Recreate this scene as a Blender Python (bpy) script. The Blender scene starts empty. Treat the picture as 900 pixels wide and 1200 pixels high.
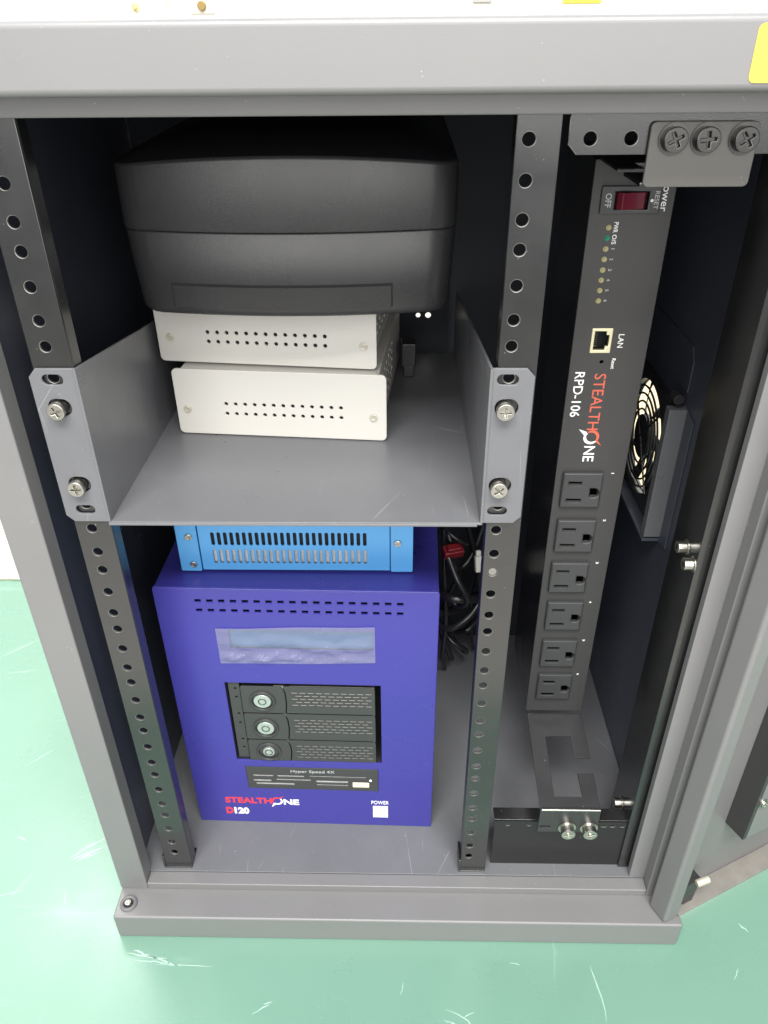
import bpy, bmesh, math, random
from mathutils import Vector, Matrix, noise
random.seed(7)
S = bpy.context.scene
COL = S.collection
K = 0.001                                    # everything below is written in millimetres

# ------------------------------------------------------------------ camera
cam = bpy.data.objects.new('camera', bpy.data.cameras.new('camera')); COL.objects.link(cam)
cam.location = (59.19*K, -350.41*K, 40.90*K)
cam.rotation_euler = (1.0040859, 0.0083885, 0.0201784)
cam.data.sensor_fit = 'HORIZONTAL'; cam.data.sensor_width = 36.0; cam.data.lens = 36.04
cam.data.clip_start = 0.01; cam.data.clip_end = 60
S.camera = cam

# ------------------------------------------------------------------ room light
W = bpy.data.worlds.new('World'); S.world = W; W.use_nodes = True
W.node_tree.nodes['Background'].inputs[0].default_value = (0.93, 0.97, 1.0, 1)
W.node_tree.nodes['Background'].inputs[1].default_value = 0.55
def area(name, loc, aim, sx, sy, power, col=(1, 1, 1)):
    l = bpy.data.lights.new(name, 'AREA'); l.shape = 'RECTANGLE'; l.size = sx; l.size_y = sy
    l.energy = power; l.color = col
    o = bpy.data.objects.new(name, l); COL.objects.link(o); o.location = loc
    o.rotation_euler = (Vector(aim) - Vector(loc)).to_track_quat('-Z', 'Y').to_euler()
    return o
area('ceiling_light', (0.05, -0.85, 1.25), (0.0, 0.0, -0.2), 1.3, 0.6, 70, (1.0, 0.985, 0.95))
area('ceiling_light', (-1.7, 1.0, 1.75), (-0.9, 0.6, -0.5), 2.0, 2.0, 40, (1.0, 0.99, 0.97))
area('front_fill', (0.10, -2.3, 0.60), (0.03, 0.0, -0.2), 2.8, 1.7, 66, (1.0, 0.985, 0.95))  # broad soft light added behind the camera to brighten the front faces
area('wall_fill', (0.0, 1.1, 1.4), (0.0, 1.8, 0.2), 2.4, 0.3, 60, (1.0, 0.99, 0.96))  # added lamp that washes the far wall out to white
S.view_settings.view_transform = 'Standard'; S.view_settings.look = 'None'
S.view_settings.exposure = 0.0; S.view_settings.gamma = 1.0
S.render.engine = 'CYCLES'
S.cycles.use_denoising = True
try: S.cycles.denoiser = 'OPENIMAGEDENOISE'
except Exception: pass
S.cycles.max_bounces = 8; S.cycles.sample_clamp_indirect = 6
S.cycles.caustics_reflective = False; S.cycles.caustics_refractive = False

# ------------------------------------------------------------------ materials
def mat(name, col, rough=0.5, metal=0.0, bump=0.0, bscale=900.0, var=0.0, vscale=30.0, specks=0.0, sscale=160.0,
        rvar=0.0, spec=0.5, emit=None, coat=0.0, scr=0.0):
    m = bpy.data.materials.new(name); m.use_nodes = True
    N = m.node_tree.nodes; Lk = m.node_tree.links; b = N['Principled BSDF']
    c4 = (*col, 1)
    b.inputs['Base Color'].default_value = c4; b.inputs['Roughness'].default_value = rough
    b.inputs['Metallic'].default_value = metal; b.inputs['Specular IOR Level'].default_value = spec
    b.inputs['Coat Weight'].default_value = coat
    tc = N.new('ShaderNodeTexCoord'); out = None
    if var or rvar:
        n = N.new('ShaderNodeTexNoise'); n.inputs['Scale'].default_value = vscale; n.inputs['Detail'].default_value = 6
        n.inputs['Roughness'].default_value = 0.62
        Lk.new(tc.outputs['Object'], n.inputs['Vector'])
        if var:
            mx = N.new('ShaderNodeMix'); mx.data_type = 'RGBA'
            mx.inputs[6].default_value = (*[c*(1-var) for c in col], 1); mx.inputs[7].default_value = (*[min(1, c*(1+var)) for c in col], 1)
            Lk.new(n.outputs['Fac'], mx.inputs[0]); out = mx.outputs[2]
        if rvar:
            mr = N.new('ShaderNodeMapRange'); mr.inputs[1].default_value = 0.3; mr.inputs[2].default_value = 0.7
            mr.inputs[3].default_value = max(0.02, rough-rvar); mr.inputs[4].default_value = min(1, rough+rvar)
            Lk.new(n.outputs['Fac'], mr.inputs[0]); Lk.new(mr.outputs[0], b.inputs['Roughness'])
    if specks:                                # settled dust and small chips
        v = N.new('ShaderNodeTexVoronoi'); v.inputs['Scale'].default_value = sscale
        Lk.new(tc.outputs['Object'], v.inputs['Vector'])
        nz = N.new('ShaderNodeTexNoise'); nz.inputs['Scale'].default_value = sscale*0.35; nz.inputs['Detail'].default_value = 3
        Lk.new(tc.outputs['Object'], nz.inputs['Vector'])
        sub = N.new('ShaderNodeMath'); sub.operation = 'MULTIPLY_ADD'; sub.inputs[1].default_value = 0.50; sub.inputs[2].default_value = -0.245
        Lk.new(nz.outputs['Fac'], sub.inputs[0])
        lt = N.new('ShaderNodeMath'); lt.operation = 'LESS_THAN'
        Lk.new(v.outputs['Distance'], lt.inputs[0]); Lk.new(sub.outputs[0], lt.inputs[1])
        ml = N.new('ShaderNodeMath'); ml.operation = 'MULTIPLY'; ml.inputs[1].default_value = specks
        Lk.new(lt.outputs[0], ml.inputs[0])
        mx2 = N.new('ShaderNodeMix'); mx2.data_type = 'RGBA'
        mx2.inputs[6].default_value = c4; mx2.inputs[7].default_value = (0.62, 0.6, 0.56, 1)
        if out: Lk.new(out, mx2.inputs[6])
        Lk.new(ml.outputs[0], mx2.inputs[0]); out = mx2.outputs[2]
    if scr:                                   # hairline scratches and rub marks
        for ang, sc in ((0.6, 16.0), (-0.8, 23.0)):
            mp = N.new('ShaderNodeMapping'); mp.inputs['Rotation'].default_value = (ang, ang*1.3, ang*.7); mp.inputs['Scale'].default_value = (1, .25, .6)
            Lk.new(tc.outputs['Object'], mp.inputs[0])
            v = N.new('ShaderNodeTexVoronoi'); v.feature = 'DISTANCE_TO_EDGE'; v.inputs['Scale'].default_value = sc; Lk.new(mp.outputs[0], v.inputs['Vector'])
            q = N.new('ShaderNodeMapRange'); q.inputs[1].default_value = .001; q.inputs[2].default_value = .0035; q.inputs[3].default_value = 1; q.inputs[4].default_value = 0; Lk.new(v.outputs['Distance'], q.inputs[0])
            g = N.new('ShaderNodeTexNoise'); g.inputs['Scale'].default_value = sc*1.5; Lk.new(tc.outputs['Object'], g.inputs['Vector'])
            q2 = N.new('ShaderNodeMapRange'); q2.inputs[1].default_value = .57; q2.inputs[2].default_value = .66; q2.inputs[3].default_value = 0; q2.inputs[4].default_value = scr; Lk.new(g.outputs['Fac'], q2.inputs[0])
            mm = N.new('ShaderNodeMath'); mm.operation = 'MULTIPLY'; Lk.new(q.outputs[0], mm.inputs[0]); Lk.new(q2.outputs[0], mm.inputs[1])
            mx3 = N.new('ShaderNodeMix'); mx3.data_type = 'RGBA'; mx3.inputs[6].default_value = c4; mx3.inputs[7].default_value = (.55, .54, .52, 1)
            if out: Lk.new(out, mx3.inputs[6])
            Lk.new(mm.outputs[0], mx3.inputs[0]); out = mx3.outputs[2]
    if out: Lk.new(out, b.inputs['Base Color'])
    if bump:
        n2 = N.new('ShaderNodeTexNoise'); n2.inputs['Scale'].default_value = bscale; n2.inputs['Detail'].default_value = 2
        Lk.new(tc.outputs['Object'], n2.inputs['Vector'])
        bp = N.new('ShaderNodeBump'); bp.inputs['Strength'].default_value = bump; bp.inputs['Distance'].default_value = 0.0006
        Lk.new(n2.outputs['Fac'], bp.inputs['Height']); Lk.new(bp.outputs[0], b.inputs['Normal'])
    if emit:
        b.inputs['Emission Color'].default_value = (*emit[0], 1); b.inputs['Emission Strength'].default_value = emit[1]
    return m
M = dict(
    grey=mat('grey_powder_coat', (0.168, 0.166, 0.168), 0.38, bump=0.07, bscale=1700, var=0.10, vscale=14, specks=0.35, sscale=330, rvar=0.07),
    shelf=mat('grey_shelf_paint', (0.128, 0.130, 0.140), 0.36, bump=0.14, bscale=1600, var=0.12, vscale=22, specks=0.40, sscale=380, rvar=0.11, scr=.2),
    floorpan=mat('grey_floor_paint', (0.13, 0.133, 0.142), 0.42, bump=0.25, bscale=1400, var=0.14, vscale=25, specks=0.6, sscale=330, rvar=0.1, scr=.28),
    black=mat('black_rail_enamel', (0.014, 0.014, 0.0145), 0.22, bump=0.03, bscale=1500, var=0.2, vscale=40, specks=0.40, sscale=380, rvar=0.05, spec=1.0),
    dark=mat('dark_inner_paint', (0.058, 0.064, 0.085), 0.36, bump=0.2, bscale=1200, var=0.15, vscale=20, specks=0.25, sscale=330, rvar=0.08),  # charcoal, with a bluish lift that carries the hazy veil
    rear=mat('shaded_back_paint', (0.016, 0.018, 0.025), 0.6, spec=.3),  # darker than the side walls, to hold the shade deep in the cabinet
    plastic=mat('black_moulded_plastic', (0.026, 0.026, 0.0275), 0.28, bump=0.16, bscale=2600, var=0.06, vscale=20, rvar=0.04),
    pdu=mat('black_textured_steel', (0.036, 0.035, 0.036), 0.44, bump=0.30, bscale=2600, var=0.10, vscale=20),
    outlet=mat('black_socket_plastic', (0.036, 0.037, 0.039), 0.36, bump=0.08, bscale=1800),
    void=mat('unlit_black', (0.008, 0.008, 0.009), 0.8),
    white=mat('white_painted_steel', (0.565, 0.55, 0.512), 0.42, bump=0.06, bscale=1500, var=0.02, vscale=15),
    sky=mat('light_blue_paint', (0.090, 0.33, 0.66), 0.38, bump=0.06, bscale=1500, var=0.05, vscale=20),
    violet=mat('violet_blue_paint', (0.040, 0.036, 0.245), 0.32, bump=0.12, bscale=1800, var=0.05, vscale=16, specks=0.22, sscale=260, rvar=0.10),
    steel=mat('zinc_plated_steel', (0.50, 0.485, 0.44), 0.30, metal=1.0, var=0.12, vscale=300),
    nickel=mat('worn_nickel', (0.085, 0.084, 0.082), 0.26, metal=1.0, var=0.1, vscale=200),
    tray=mat('dark_tray_plastic', (0.040, 0.042, 0.042), 0.36, bump=0.1, bscale=2000),
    meshlight=mat('lit_slot_backing', (0.50, 0.49, 0.46), 0.5),  # pale colour paints in the lit lips of the tray slots
    key=mat('satin_lock_face', (0.46, 0.52, 0.48), 0.36, metal=0.6),  # green tint paints in the mat mirrored by the metal
    pale=mat('pale_screw_zinc', (0.56, 0.53, 0.44), 0.4, metal=0.4),
    lip=mat('brown_grey_steel', (0.105, 0.10, 0.094), 0.38, bump=.1, bscale=1500, specks=.3, sscale=380),
    rim=mat('punched_hole_steel', (0.24, 0.235, 0.225), 0.35, metal=0.8),
    scuff=mat('worn_pale_coating', (0.36, 0.50, 0.43), 0.55, var=.3, vscale=200),
    laminate=mat('cream_laminate', (0.56, 0.46, 0.29), 0.45, var=.06, vscale=6),
    bracket=mat('worn_black_bracket', (0.028, 0.028, 0.029), 0.33, bump=.05, var=.35, vscale=70, specks=.55, sscale=300),
    nickel2=mat('dull_zinc', (0.17, 0.165, 0.15), 0.5),
    deep=mat('deep_black_enamel', (0.010, 0.010, 0.011), 0.3, specks=.55, sscale=330, spec=.5),
    ink_w=mat('white_print', (0.80, 0.80, 0.78), 0.5), ink_r=mat('red_print', (0.62, 0.045, 0.06), 0.5),
    ink_o=mat('orange_red_print', (0.56, 0.105, 0.06), 0.5), ink_g=mat('grey_print', (0.42, 0.42, 0.42), 0.5),
    red=mat('red_rocker_plastic', (0.11, 0.007, 0.018), 0.14, coat=0.4),
    led=mat('clear_lamp_plastic', (0.42, 0.38, 0.20), 0.18), ledg=mat('green_lamp_plastic', (0.03, 0.26, 0.16), 0.18),
    gold=mat('tinned_socket_shell', (0.80, 0.74, 0.50), 0.34, metal=0.55), cream=mat('cream_plastic', (0.72, 0.68, 0.50), 0.4),
    button=mat('white_button_plastic', (0.72, 0.74, 0.80), 0.35),
    lcd=mat('blue_display', (0.014, 0.085, 0.25), 0.12), lcdtrim=mat('display_trim', (0.02, 0.03, 0.07), 0.3),
    cable=mat('black_cable_jacket', (0.014, 0.014, 0.016), 0.25), cred=mat('red_connector_plastic', (0.15, 0.009, 0.014), 0.35),
    cwhite=mat('white_connector_plastic', (0.66, 0.65, 0.60), 0.45),
    fan=mat('fan_plastic', (0.03, 0.03, 0.032), 0.3), guard=mat('fan_guard_wire', (0.05, 0.05, 0.05), 0.35, metal=0.6),
    blade=mat('tan_fan_blade', (0.80, 0.66, 0.44), 0.32),
    yellow=mat('yellow_vinyl', (0.80, 0.58, 0.06), 0.45), tan=mat('tan_cord', (0.55, 0.48, 0.24), 0.6),
    wall=mat('white_wall_paint', (0.86, 0.86, 0.82), 0.7, var=0.03, vscale=2), gtag=mat('grey_tag', (0.34, 0.34, 0.34), 0.5),
    worn=mat('rust_worn_grey_paint', (0.19, 0.178, 0.16), 0.5, var=0.3, vscale=60, specks=.3, sscale=300),
    roomfloor=mat('grey_room_floor', (0.66, 0.64, 0.60), 0.5, var=0.1, vscale=3),
    inner=mat('silver_inner_board', (0.50, 0.50, 0.49), 0.4, var=0.5, vscale=160),
)
# green floor: semi-gloss sheet with fine pale scratches and scuffs
def floor_material():
    m = bpy.data.materials.new('green_floor_coating'); m.use_nodes = True
    N = m.node_tree.nodes; L = m.node_tree.links; b = N['Principled BSDF']
    tc = N.new('ShaderNodeTexCoord')
    def noise_(sc, det, vec=None, rough=.6):
        n = N.new('ShaderNodeTexNoise'); n.inputs['Scale'].default_value = sc; n.inputs['Detail'].default_value = det
        n.inputs['Roughness'].default_value = rough
        L.new(vec or tc.outputs['Object'], n.inputs['Vector']); return n.outputs['Fac']
    def rng(x, a, b_, c, d):
        r = N.new('ShaderNodeMapRange'); r.inputs[1].default_value = a; r.inputs[2].default_value = b_
        r.inputs[3].default_value = c; r.inputs[4].default_value = d; L.new(x, r.inputs[0]); return r.outputs[0]
    def mul(x, y):
        r = N.new('ShaderNodeMath'); r.operation = 'MULTIPLY'; L.new(x, r.inputs[0]); L.new(y, r.inputs[1]); return r.outputs[0]
    def mix(f, a, c):
        r = N.new('ShaderNodeMix'); r.data_type = 'RGBA'; L.new(f, r.inputs[0])
        if isinstance(a, tuple): r.inputs[6].default_value = a
        else: L.new(a, r.inputs[6])
        r.inputs[7].default_value = c; return r.outputs[2]
    base = mix(rng(noise_(3.0, 5), .3, .7, 0, 1), (0.135, 0.258, 0.196, 1), (0.153, 0.282, 0.216, 1))
    prev = base
    for ang, sc, th in ((0.5, 9.0, .0105), (-0.9, 7.0, .009), (1.9, 11.0, .008)):
        mp = N.new('ShaderNodeMapping'); mp.inputs['Rotation'].default_value = (0, 0, ang); mp.inputs['Scale'].default_value = (1.0, 0.22, 1)
        L.new(tc.outputs['Object'], mp.inputs[0])
        v = N.new('ShaderNodeTexVoronoi'); v.feature = 'DISTANCE_TO_EDGE'; v.inputs['Scale'].default_value = sc
        L.new(mp.outputs[0], v.inputs['Vector'])
        line = rng(v.outputs['Distance'], th*.4, th, 1, 0)
        gate = rng(noise_(sc*1.3, 3, mp.outputs[0]), .61, .69, 0, .16)
        prev = mix(mul(line, gate), prev, (0.52, 0.70, 0.60, 1))
    mp = N.new('ShaderNodeMapping'); mp.inputs['Rotation'].default_value = (0, 0, .35); mp.inputs['Scale'].default_value = (2.5, 14, 1)
    L.new(tc.outputs['Object'], mp.inputs[0])
    prev = mix(mul(rng(noise_(2.2, 6, mp.outputs[0]), .60, .72, 0, .22), rng(noise_(5.0, 2), .50, .6, 0, 1)), prev, (0.50, 0.68, 0.58, 1))
    L.new(prev, b.inputs['Base Color'])
    L.new(rng(noise_(12, 5), .3, .7, .22, .36), b.inputs['Roughness'])
    bp = N.new('ShaderNodeBump'); bp.inputs['Strength'].default_value = .05; bp.inputs['Distance'].default_value = .001
    L.new(noise_(60, 3), bp.inputs['Height']); L.new(bp.outputs[0], b.inputs['Normal'])
    return m
M['mint'] = floor_material()
def film_material(name, tint, alpha, rough):
    m = bpy.data.materials.new(name); m.use_nodes = True
    N = m.node_tree.nodes; L = m.node_tree.links
    for n in list(N):
        if n.type == 'BSDF_PRINCIPLED': N.remove(n)
    t = N.new('ShaderNodeBsdfTransparent'); t.inputs[0].default_value = (.95, .96, .97, 1)
    g = N.new('ShaderNodeBsdfPrincipled'); g.inputs['Base Color'].default_value = (*tint, 1); g.inputs['Roughness'].default_value = rough
    g.inputs['Specular IOR Level'].default_value = 0.9
    x = N.new('ShaderNodeMixShader')
    fr = N.new('ShaderNodeLayerWeight'); fr.inputs[0].default_value = .5
    ma = N.new('ShaderNodeMath'); ma.operation = 'MULTIPLY_ADD'; ma.inputs[1].default_value = .38; ma.inputs[2].default_value = alpha; ma.use_clamp = True
    L.new(fr.outputs['Fresnel'], ma.inputs[0]); L.new(ma.outputs[0], x.inputs[0])
    L.new(t.outputs[0], x.inputs[1]); L.new(g.outputs[0], x.inputs[2])
    L.new(x.outputs[0], N['Material Output'].inputs[0]); return m
M['film'] = film_material('clear_protective_film', (.80, .82, .86), .10, .05)
M['wrap'] = film_material('clear_wrapping_plastic', (.86, .90, .92), .35, .2)

# ------------------------------------------------------------------ building helpers
OFF = Vector((0, 0, 0))                      # base of the thing being built (mm); meshes are stored relative to it
class MB:
    def __init__(s): s.v = []; s.f = []
    def add(s, vs, fs):
        o = len(s.v); s.v += [Vector(p) for p in vs]; s.f += [tuple(i+o for i in f) for f in fs]; return s
    def box(s, x0, x1, y0, y1, z0, z1, mtx=None):
        vs = [Vector((x, y, z)) for z in (z0, z1) for y in (y0, y1) for x in (x0, x1)]
        if mtx: vs = [mtx @ p for p in vs]
        return s.add(vs, [(0, 2, 3, 1), (4, 5, 7, 6), (0, 1, 5, 4), (2, 6, 7, 3), (0, 4, 6, 2), (1, 3, 7, 5)])
    def prism(s, poly, h0, h1, mtx):         # poly in local (u,v), extruded along n from h0 to h1
        n = len(poly)
        vs = [mtx @ Vector((u, v, h0)) for u, v in poly] + [mtx @ Vector((u, v, h1)) for u, v in poly]
        fs = [tuple(range(n-1, -1, -1)), tuple(range(n, 2*n))] + [(i, (i+1) % n, n+(i+1) % n, n+i) for i in range(n)]
        return s.add(vs, fs)
    def cyl(s, c, axis, r, h, seg=20, r2=None):
        c = Vector(c); a = Vector(axis).normalized(); q = a.to_track_quat('Z', 'Y').to_matrix().to_4x4()
        mt = Matrix.Translation(c) @ q; r2 = r if r2 is None else r2
        lo = [(r*math.cos(t), r*math.sin(t), 0) for t in [2*math.pi*i/seg for i in range(seg)]]
        hi = [(r2*math.cos(t), r2*math.sin(t), h) for t in [2*math.pi*i/seg for i in range(seg)]]
        n = seg
        return s.add([mt @ Vector(p) for p in lo+hi], [tuple(range(n-1, -1, -1)), tuple(range(n, 2*n))] + [(i, (i+1) % n, n+(i+1) % n, n+i) for i in range(n)])
    def torus(s, c, axis, R, r, seg=28, sec=8, a0=0, a1=2*math.pi):
        q = Vector(axis).normalized().to_track_quat('Z', 'Y').to_matrix().to_4x4(); mt = Matrix.Translation(Vector(c)) @ q
        full = abs(a1-a0-2*math.pi) < 1e-6; vs = []; fs = []; n = seg if full else seg+1
        for i in range(n):
            t = a0+(a1-a0)*i/seg
            for j in range(sec):
                p = 2*math.pi*j/sec; d = R+r*math.cos(p)
                vs.append(mt @ Vector((d*math.cos(t), d*math.sin(t), r*math.sin(p))))
        for i in range(n if full else n-1):
            for j in range(sec):
                a = i*sec+j; b = i*sec+(j+1) % sec; c2 = ((i+1) % n)*sec+(j+1) % sec; d2 = ((i+1) % n)*sec+j
                fs.append((a, d2, c2, b))
        return s.add(vs, fs)
    def tube(s, pts, r, sec=8):
        P = [Vector(p) for p in pts]; vs = []; fs = []
        nrm = None
        for i, p in enumerate(P):
            t = (P[min(i+1, len(P)-1)]-P[max(i-1, 0)]).normalized()
            if nrm is None: nrm = t.orthogonal().normalized()
            nrm = (nrm-t*nrm.dot(t)).normalized(); bn = t.cross(nrm)
            vs += [p+nrm*r*math.cos(2*math.pi*j/sec)+bn*r*math.sin(2*math.pi*j/sec) for j in range(sec)]
        for i in range(len(P)-1):
            for j in range(sec):
                a = i*sec+j; b = i*sec+(j+1) % sec; fs.append((a, b, b+sec, a+sec))
        fs.append(tuple(range(sec-1, -1, -1))); fs.append(tuple(range((len(P)-1)*sec, len(P)*sec)))
        return s.add(vs, fs)
    def build(s, name, m, parent=None, bevel=0.0, seg=2, angle=35, smooth=True):
        me = bpy.data.meshes.new(name); me.from_pydata([(p-OFF)*K for p in s.v], [], s.f); me.update()
        me.materials.append(m); o = bpy.data.objects.new(name, me); COL.objects.link(o); o.parent = parent
        if smooth: me.polygons.foreach_set('use_smooth', [True]*len(me.polygons))
        if bevel:
            md = o.modifiers.new('bevel', 'BEVEL'); md.width = bevel*K; md.segments = seg; md.limit_method = 'ANGLE'
            md.angle_limit = math.radians(30); md.harden_normals = True
        elif smooth: me.set_sharp_from_angle(angle=math.radians(angle))
        return o
def box(name, m, parent, *d, bevel=0.6, seg=2): return MB().box(*d).build(name, m, parent, bevel, seg)

def frame(o, u, v):                          # local u,v,n -> world, n = u x v
    u = Vector(u).normalized(); v = Vector(v).normalized(); n = u.cross(v)
    return Matrix(((u.x, v.x, n.x, o[0]), (u.y, v.y, n.y, o[1]), (u.z, v.z, n.z, o[2]), (0, 0, 0, 1)))
def front(y): return frame((0, y, 0), (1, 0, 0), (0, 0, 1))          # u = X, v = Z, n towards the viewer
def down(y): return frame((0, y, 0), (0, 0, -1), (1, 0, 0))          # lettering that reads downwards
def rect(x0, x1, y0, y1, r=0.0, n=4):
    if r <= 0: return [(x0, y0), (x1, y0), (x1, y1), (x0, y1)]
    out = []
    for cx, cy, a in ((x1-r, y0+r, -90), (x1-r, y1-r, 0), (x0+r, y1-r, 90), (x0+r, y0+r, 180)):
        out += [(cx+r*math.cos(math.radians(a+90*i/n)), cy+r*math.sin(math.radians(a+90*i/n))) for i in range(n+1)]
    return out
def circ(x, y, r, n=18): return [(x+r*math.cos(2*math.pi*i/n), y+r*math.sin(2*math.pi*i/n)) for i in range(n)]
def cross(x, y, a, b, rot=0.0):
    p = [(-b, -a), (b, -a), (b, -b), (a, -b), (a, b), (b, b), (b, a), (-b, a), (-b, b), (-a, b), (-a, -b), (-b, -b)]
    c, s = math.cos(rot), math.sin(rot); return [(x+c*u-s*v, y+s*u+c*v) for u, v in p]
def curve_mesh(cu, name):
    o = bpy.data.objects.new('tmp', cu); COL.objects.link(o)
    dg = bpy.context.evaluated_depsgraph_get(); dg.update()
    me = bpy.data.meshes.new_from_object(o.evaluated_get(dg)); me.name = name
    bpy.data.objects.remove(o); bpy.data.curves.remove(cu); return me
def plate_mesh(name, outer, holes, t, mtx, m, edge=0.0, rim=None):
    """sheet of thickness t (front face at n = 0) with real holes"""
    cu = bpy.data.curves.new(name, 'CURVE'); cu.dimensions = '2D'; cu.fill_mode = 'BOTH'; cu.extrude = t/2-edge; cu.bevel_depth = edge; cu.bevel_resolution = 1
    cu.offset = -edge
    for poly in [outer]+list(holes):
        sp = cu.splines.new('POLY'); sp.points.add(len(poly)-1); sp.use_cyclic_u = True
        for p, (u, v) in zip(sp.points, poly): p.co = (u, v, 0, 1)
    me = curve_mesh(cu, name)
    for v in me.vertices: v.co = (mtx @ (v.co-Vector((0, 0, t/2)))-OFF)*K
    me.materials.clear(); me.materials.append(m)
    if rim:                                   # bare metal where the holes are punched through
        me.materials.append(rim); nn = Vector((mtx[0][2], mtx[1][2], mtx[2][2])); inv = mtx.inverted()
        us = [p[0] for p in outer]; vs_ = [p[1] for p in outer]; e = 1.0
        for p in me.polygons:
            q = inv @ (p.center/K+OFF)
            if abs(p.normal.dot(nn)) < .95 and min(us)+e < q.x < max(us)-e and min(vs_)+e < q.y < max(vs_)-e: p.material_index = 1
    me.polygons.foreach_set('use_smooth', [True]*len(me.polygons)); me.set_sharp_from_angle(angle=math.radians(32))
    me.update(); return me
def plate(name, outer, holes, t, mtx, m, parent=None, edge=0.0, rim=None):
    o = bpy.data.objects.new(name, plate_mesh(name, outer, holes, t, mtx, m, edge, rim)); COL.objects.link(o); o.parent = parent; return o
def text(name, body, m, parent, mtx, u0, u1, v0, v1, bold=0.0, shear=0.0, h=0.12, join=None):
    cu = bpy.data.curves.new(name, 'FONT'); cu.body = body; cu.size = 10; cu.offset = bold; cu.shear = shear; cu.extrude = 0.2; cu.resolution_u = 3
    me = curve_mesh(cu, name)
    xs = [v.co.x for v in me.vertices]; ys = [v.co.y for v in me.vertices]
    ax, bx, ay, by = min(xs), max(xs), min(ys), max(ys)
    for v in me.vertices:
        p = Vector((u0+(v.co.x-ax)/(bx-ax)*(u1-u0), v0+(v.co.y-ay)/(by-ay)*(v1-v0), h if v.co.z > 0 else 0.0))
        v.co = (mtx @ p-OFF)*K
    me.materials.clear(); me.materials.append(m)
    o = bpy.data.objects.new(name, me); COL.objects.link(o); o.parent = parent; return o
def thing(name, label, cat, loc, rz=0.0, group=None):
    global OFF
    o = bpy.data.objects.new(name, None); COL.objects.link(o); o.location = Vector(loc)*K; o.rotation_euler.z = rz
    o.empty_display_size = .02; o['label'] = label; o['category'] = cat
    if group: o['group'] = group
    OFF = Vector(loc); return o
def local():                                  # author the next meshes in the thing's own axes
    global OFF
    OFF = Vector((0, 0, 0))
def tag(o, label, cat, group=None):
    o['label'] = label; o['category'] = cat
    if group: o['group'] = group
    return o
def struct(o): o['kind'] = 'structure'; return o

def screw(name, parent, c, axis, up, R=4.6, h=4.0, m=None, washer=True, rot=0.0, recess=True):
    """pan-head machine screw; c is the point on the surface, axis points out of it"""
    m = m or M['steel']; a = Vector(axis).normalized(); c = Vector(c); mb = MB()
    if washer: mb.cyl(c, a, R*1.28, 0.7, 24)
    mb.cyl(c, a, R, h*0.62, 24)
    v = Vector(up); u = v.cross(a)
    mt = frame(c+a*h, u, v)
    if not recess: mb.cyl(c+a*h*.6, a, R, h*.4, 24, R*.8)
    o = mb.build(name, m, parent, bevel=0.25)
    if recess:
        me2 = plate_mesh(name, circ(0, 0, R, 24), [cross(0, 0, R*.62, R*.13, rot)], h*0.42, mt, m, edge=0.35)
        bm = bmesh.new(); bm.from_mesh(o.data); bm.from_mesh(me2); bm.to_mesh(o.data); bm.free()
        bpy.data.meshes.remove(me2)
        o.modifiers.clear(); o.data.polygons.foreach_set('use_smooth', [True]*len(o.data.polygons)); o.data.set_sharp_from_angle(angle=math.radians(32))
    return o

# ------------------------------------------------------------------ setting: floor and far wall
OFF = Vector((0, 0, 0))
struct(MB().add([(-6000, -5000, -1290), (6000, -5000, -1290), (6000, 1800, -1290), (-6000, 1800, -1290)], [(0, 1, 2, 3)]).build('floor', M['roomfloor'], None, smooth=False))
struct(box('wall', M['wall'], None, -6000, 6000, 1800, 1900, -1300, 2600, bevel=0))
tb = thing('work_table', 'cream work table under the mint green mat, showing only behind the cabinet', 'work table', (0, 500, -1290))
box('table_top', M['laminate'], tb, -1300, 1300, -209, 1300, -571, -543.1, bevel=2)
for x in (-1240, 1240):
    for y in (-150, 1040): box('leg', M['grey'], tb, x-25, x+25, y-25, y+25, -1290, -571.2, bevel=2)

OFF = Vector((0, 0, 0))
mat_ = tag(box('green_mat', M['mint'], None, -1300, 1300, -211, 404, -543, -541, bevel=.8), 'scratched mint green mat spread on the table under the open cabinet', 'mat')
def scuff(pts, w):                             # a scratch: narrow worn strip in the coating, tapering to both ends
    P = [Vector((x, y, -540.93)) for x, y in pts]; vs = []; n = len(P)
    for i, p in enumerate(P):
        t = (P[min(i+1, n-1)]-P[max(i-1, 0)]).normalized(); d = Vector((-t.y, t.x, 0))*w*(.08+.92*math.sin(math.pi*(i+.3)/(n-.4)))*random.uniform(.5, 1)
        vs += [p+d, p-d]
    MB().add(vs, [(2*i, 2*i+1, 2*i+3, 2*i+2) for i in range(n-1)]).build('scuff_mark', M['scuff'], mat_, smooth=False)
def wobble(a, b, n, amp): return [(a[0]+(b[0]-a[0])*i/n+random.uniform(-amp, amp), a[1]+(b[1]-a[1])*i/n+random.uniform(-amp, amp)) for i in range(n+1)]
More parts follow.
